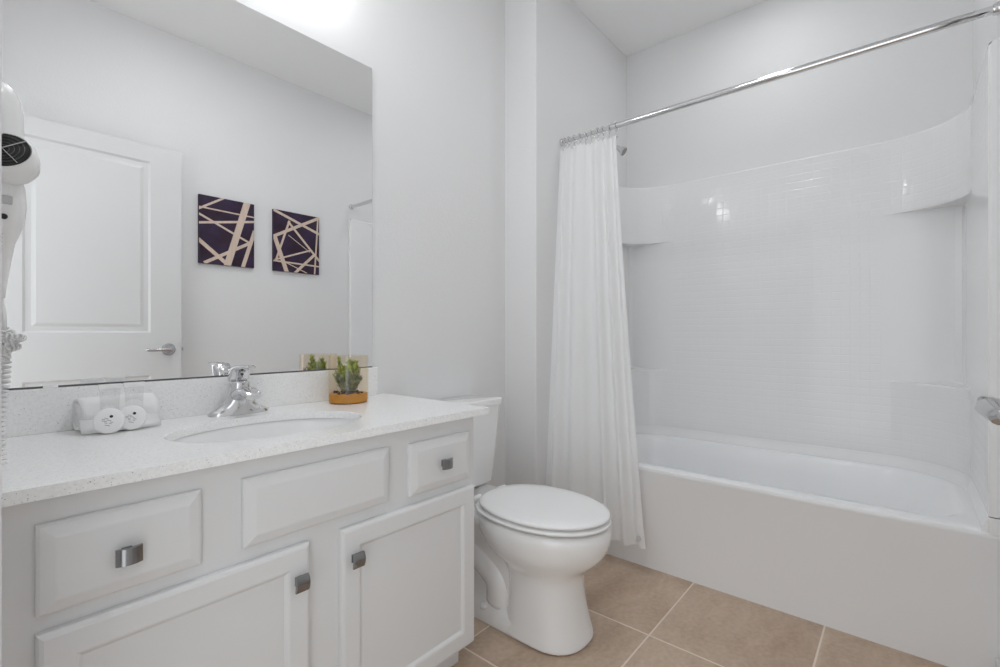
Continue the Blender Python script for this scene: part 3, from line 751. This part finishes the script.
# front flanges: a flat face to the room with a rounded top corner, flush with the apron
for (ya, yb_) in ((IY0, YR+.001), (IY1, YS-.001)):
    s = 1 if ya == IY0 else -1
    for z0, z1 in ((ZD-.004, ZD+.044), (ZD+.047, ZTOP)):
        rad = .010 if z1 == ZTOP else 0
        v = [(FX0, ya-s*.0), (FX0-.006, ya-s*.0015), (FX0-.010, ya-s*.006)]
        A = [bm.verts.new((*p, z0)) for p in v]; B2 = [bm.verts.new((p[0], p[1], z1-rad)) for p in v]
        for i in range(2): bm.faces.new((A[i], A[i+1], B2[i+1], B2[i])).material_index = 1
        q = [v[-1] + (z0,), v[-1] + (z1-rad,)]
        if rad: q += [(FX0-.010, ya-s*(.006+.010*(1-math.cos(a))), z1-rad+rad*math.sin(a)) for a in (.4, .8, 1.2, PI/2)]
        q += [(FX0-.010, yb_, z1), (FX0-.010, yb_, z0)]
        bm.faces.new([bm.verts.new(p) for p in q]).material_index = 1
        bm.faces.new([bm.verts.new((*p, z1-rad)) for p in v + [(FX0-.010, yb_), (FX0+.02, yb_), (FX0+.02, ya)]]).material_index = 1
for ya, s in ((IY0, 1), (IY1, -1)):
    bm.faces.new([bm.verts.new((FX0, ya+s*y, ZD+z)) for y, z in ((-.004, -.004), (.016, -.004), (.0125, .008), (.004, .028), (0, .044), (-.004, .044))]).material_index = 1
bmesh.ops.remove_doubles(bm, verts=bm.verts, dist=1e-5)
me_o = obj('surround_panel', bm, [M['tile'], mat('smooth_surround_acrylic', (.85, .853, .856), .12, spec=.5)], su, auto=18)
wnm = me_o.modifiers.new('weighted', 'WEIGHTED_NORMAL'); wnm.keep_sharp = True; wnm.weight = 100

# ---------------------------------------------------------------- shower head
sh = thing('shower_sprayer', 'small chrome shower head on a short arm just past the curtain', 'shower head', (2.39, YS, 2.06))
SHX = 2.39
bm = bmesh.new(); tube(bm, [(SHX, YS-.002, 2.055), (SHX, YS-.04, 2.060), (SHX, YS-.08, 2.055), (SHX, YS-.121, 2.035)], .008, 14); obj('shower_arm', bm, M['chrome'], sh, smooth=True)
bm = bmesh.new(); lathe(bm, [(.030, 0), (.028, .004), (.012, .012), (.009, .014)], (SHX, YS-.001, 2.055), (0, -1, 0), 28); obj('wall_flange', bm, M['chrome'], sh, auto=50)
bm = bmesh.new(); lathe(bm, [(.010, 0), (.013, .008), (.011, .016), (.014, .024), (.022, .038), (.026, .046), (.026, .052), (.023, .054)], (SHX, YS-.116, 2.041), (.15, -.78, -.62), 28); obj('spray_head', bm, M['chrome'], sh, auto=40)
bm = bmesh.new(); lathe(bm, [(.022, .0545), (.001, .0548)], (SHX, YS-.116, 2.041), (.15, -.78, -.62), 28); obj('spray_face', bm, M['pewter'], sh)

# ---------------------------------------------------------------- curtain rod, hooks, curtain
RX, RZ = 2.022, 1.984
rod = thing('shower_curtain_rod', 'chrome telescoping shower curtain rod spanning above the bathtub', 'curtain rod', (RX, YS, RZ))
bm = bmesh.new(); tube(bm, [(RX, YR+.012, RZ), (RX, 1.06, RZ)], .0128, 24); lathe(bm, [(.0132, 0), (.0138, .002), (.0138, .012), (.0132, .014)], (RX, 1.046, RZ), (0, 1, 0), 24, cap=False)
obj('outer_tube', bm, M['chrome'], rod, auto=50)
bm = bmesh.new(); tube(bm, [(RX, 1.055, RZ), (RX, YS-.010, RZ)], .0098, 20); obj('inner_tube', bm, M['chrome'], rod, auto=50)
for y, s in ((YR+.0005, 1), (YS-.0005, -1)):
    bm = bmesh.new(); lathe(bm, [(.019, 0), (.019, .004), (.017, .008), (.016, .014), (.014, .015)], (RX, y, RZ), (0, s, 0), 28); obj('end_flange', bm, M['chrome'], rod, auto=40)

def ctop(t): return 1.306 + (1.003-1.306)*t
hook0 = None
NH = 10
def hook_at(i, t):
    global hook0
    y = ctop(t)
    lab = 'chrome ring hook threaded on the curtain rod holding the curtain top'
    if hook0 is None:
        root = thing('curtain_hook', lab, 'curtain hook', (RX, y, RZ), 'chrome curtain hooks on the rod')
        bm = bmesh.new(); pts = [(RX + .0175*math.cos(a), y, RZ - .003 + .0175*math.sin(a)) for a in [2*PI*k/20 for k in range(21)]]
        tube(bm, pts, .0016, 8)
        for k in range(5):
            a = PI/2 + (k-2)*.5
            bmesh.ops.create_icosphere(bm, subdivisions=2, radius=.0034, matrix=Matrix.Translation((RX + .0175*math.cos(a), y, RZ - .003 + .0185*math.sin(a))))
        obj('ring', bm, M['chrome'], root, smooth=True)
        bm = bmesh.new(); tube(bm, [(RX, y, RZ-.022), (RX, y+.004, RZ-.035), (RX, y+.001, RZ-.050), (RX, y-.005, RZ-.056), (RX, y-.009, RZ-.050)], .0015, 8)
        bmesh.ops.create_icosphere(bm, subdivisions=2, radius=.005, matrix=Matrix.Translation((RX-.004, y-.003, RZ-.056)))
        obj('hook_drop', bm, M['chrome'], root, smooth=True)
        hook0 = root; return root
    r = hook0.copy(); C.objects.link(r); r.location = (RX, y, RZ)
    for ch in [c for c in hook0.children]:
        c = ch.copy(); C.objects.link(c); c.parent = r
    return r
for i in range(NH):
    t = .02 + .95*i/(NH-1) + random.uniform(-.02, .02)
    h_ = hook_at(i, t); h_.rotation_euler = (0, 0, random.uniform(-.35, .35) if i else 0)
# curtain
cu = thing('shower_curtain', 'white fabric shower curtain gathered at the shower head end', 'shower curtain', (RX-.05, 1.15, .1))
bm = bmesh.new(); uvl = bm.loops.layers.uv.new('UVMap')
NS, NZ = 260, 60
ztop, zbot = RZ-.042, .124
def cpt(s, q):
    """s 0..1 across (left at the wall to right), q 0 top..1 bottom"""
    e = q**.9
    yl = 1.306; yr = 1.003 + (.830-1.003)*(q**1.1)
    wob = .006*math.sin(5.1*s+3*q)
    y = yl + (yr-yl)*(s + .018*math.sin(2*PI*s*5+1.2)*q*(1-s)*s*4) + wob*q*s*(1-s)
    xb = RX - .024 + (1.865 - (RX-.024))*min(1, q*1.05)**.95 + .060*q*s
    A = (.012 + .014*q)*(1-.55*max(0, s-.55)*2.2*q)
    ph = 2*PI*(4.6*s + .30*math.sin(2*PI*s*1.2))
    x = xb + A*math.sin(ph) + .0008*q*math.sin(2*PI*(15*s+.3)+2*q) - .012*q*math.sin(PI*s)
    y += .35*A*math.sin(2*ph)*(.3+.4*q)*s*(1-s)*2
    z = ztop + (zbot-ztop)*q - (.010*math.sin(2*PI*s*(NH-1))**2)*(1-q)**8
    z += (.02*(1-s))*0 + .012*s*(-1)*(1-q)**3
    return (x, min(y, YS-.006), z)
vs = [[bm.verts.new(cpt(i/NS, j/NZ)) for i in range(NS+1)] for j in range(NZ+1)]
for j in range(NZ):
    for i in range(NS):
        f = bm.faces.new((vs[j][i], vs[j][i+1], vs[j+1][i+1], vs[j+1][i]))
        for lp, (a, b) in zip(f.loops, ((i, j), (i+1, j), (i+1, j+1), (i, j+1))): lp[uvl].uv = (a/NS*1.8, b/NZ*1.9)
obj('curtain_fabric', bm, M['curtain'], cu, smooth=True)
bm = bmesh.new()
for j0, j1 in ((.984, 1.0),):
    a = [bm.verts.new(Vector(cpt(i/NS, j0)) + Vector((-.0014, 0, 0))) for i in range(NS+1)]; b = [bm.verts.new(Vector(cpt(i/NS, j1)) + Vector((-.0014, 0, 0))) for i in range(NS+1)]
    for i in range(NS): bm.faces.new((a[i], a[i+1], b[i+1], b[i]))
obj('bottom_hem', bm, M['curtain'], cu, smooth=True)
pc = Vector(cpt(.955, .978)); bm = bmesh.new(); lathe(bm, [(.011, 0), (.011, .002), (.009, .003)], pc + Vector((-.001, 0, 0)), (-1, -.4, 0), 20)
obj('hem_magnet', bm, M['fabric_hole'], cu)

# ---------------------------------------------------------------- hair dryer on the left wall
hd = thing('wall_hair_dryer', 'white wall-mounted hair dryer with black intake grille and coiled cord', 'hair dryer', (XL, 1.13, 1.25))
bm = bmesh.new(); lathe(bm, [(.036, 0), (.040, .02), (.0415, .05), (.041, .10), (.038, .125), (.031, .142), (.020, .153), (.008, .157)], (.051, 1.125, 1.282), (0, 0, 1), 36)
obj('barrel', bm, M['dryer'], hd, smooth=True)
gn = Vector((-.30, -.80, .42)).normalized(); gc = Vector((.0635, 1.072, 1.313))
bm = bmesh.new(); lathe(bm, [(.028, -.050), (.034, -.042), (.0375, -.028), (.038, -.010), (.0365, -.003), (.034, 0), (.033, -.002), (.001, -.003)], gc, gn, 40)
obj('motor_housing', bm, M['dryer'], hd, auto=50)
bm = bmesh.new(); lathe(bm, [(.0325, -.001), (.0325, .0005), (.001, .0015)], gc, gn, 40)
g = obj('intake_grille', bm, M['black'], hd, auto=40)
u, v = frame(gn)
bm = bmesh.new()
for a in (PI*.22, PI*.72):
    d = u*math.cos(a) + v*math.sin(a); tube(bm, [gc+gn*.0025-d*.032, gc+gn*.0035, gc+gn*.0025+d*.032], .0009, 6)
obj('grille_bars', bm, M['nickel'], g)
bm = bmesh.new()
for r in (.008, .014, .020, .026):
    tube(bm, [gc+gn*.0018+(u*math.cos(a)+v*math.sin(a))*r for a in [2*PI*k/28 for k in range(29)]], .0005, 5)
o = obj('grille_rings', bm, mat('grille_dark_grey', (.09, .09, .09), .4), g)
# handle / holder body
bm = bmesh.new()
def hs(x, y, z, a, b): return oval(x, y, z, a, b, 28, 2.4)
loft(bm, [hs(.064, 1.145, 1.085, .007, .007), hs(.063, 1.145, 1.105, .010, .010), hs(.061, 1.14, 1.14, .016, .016), hs(.058, 1.135, 1.175, .024, .024), hs(.062, 1.125, 1.205, .030, .030), hs(.063, 1.122, 1.235, .032, .032), hs(.062, 1.122, 1.265, .031, .032), hs(.060, 1.125, 1.290, .026, .028)])
obj('handle', bm, M['dryer'], hd, smooth=True)
bm = bmesh.new(); lathe(bm, [(.0045, 0), (.0045, .0015), (.003, .002)], (.066, 1.0908, 1.212), (.1, -1, 0), 14); obj('indicator', bm, M['black'], hd)
bm = bmesh.new(); box(bm, .060, .076, 1.0885, 1.094, 1.232, 1.246); obj('switch', bm, mat('switch_grey', (.55, .55, .55), .4), hd, bevel=.002)
bm = bmesh.new()
for k in range(5): box(bm, .042, .066, 1.098+.004*k, 1.103+.004*k, 1.186-.006*k, 1.188-.006*k)
obj('vent_ridges', bm, M['dryer'], hd)
bm = B(XL+.0005, XL+.03, 1.09, 1.20, 1.17, 1.40); obj('wall_bracket', bm, M['dryer'], hd, bevel=.008, bseg=3)
# cord: straight lead, tangle, coil to the counter
bm = bmesh.new()
tube(bm, [(.064, 1.145, 1.09), (.067, 1.14, 1.07), (.069, 1.13, 1.05), (.068, 1.12, 1.03)], .0038, 10)
lead = []
for k in range(420):
    t = k/419; a = t*2*PI*28; rr0 = .0065
    c_ = Vector((.066 + .003*math.sin(6*t), 1.12 + .02*t, 1.035 - .225*t)); lead.append(c_ + Vector((rr0*math.cos(a), rr0*math.sin(a), 0)))
tube(bm, lead, .0022, 7)
random.seed(3)
for j in range(5):
    c_ = Vector((.068 + random.uniform(-.006, .012), 1.10 + random.uniform(-.02, .02), 1.005 + random.uniform(-.018, .018)))
    ax = Vector((random.uniform(-1, 1), random.uniform(-.3, .3), random.uniform(-1, 1))).normalized(); u, v = frame(ax)
    pts = []
    for k in range(140):
        A_ = 2*PI*k/139*1.0; R1 = .016 + .004*math.sin(A_*2+j); b_ = 2*PI*k/139*16
        rad = (u*math.cos(A_) + v*math.sin(A_)); pts.append(c_ + rad*(R1+.004*math.cos(b_)) + ax*.004*math.sin(b_))
    tube(bm, pts, .0017, 6)
obj('coiled_cord', bm, M['rubber'], hd, smooth=True)
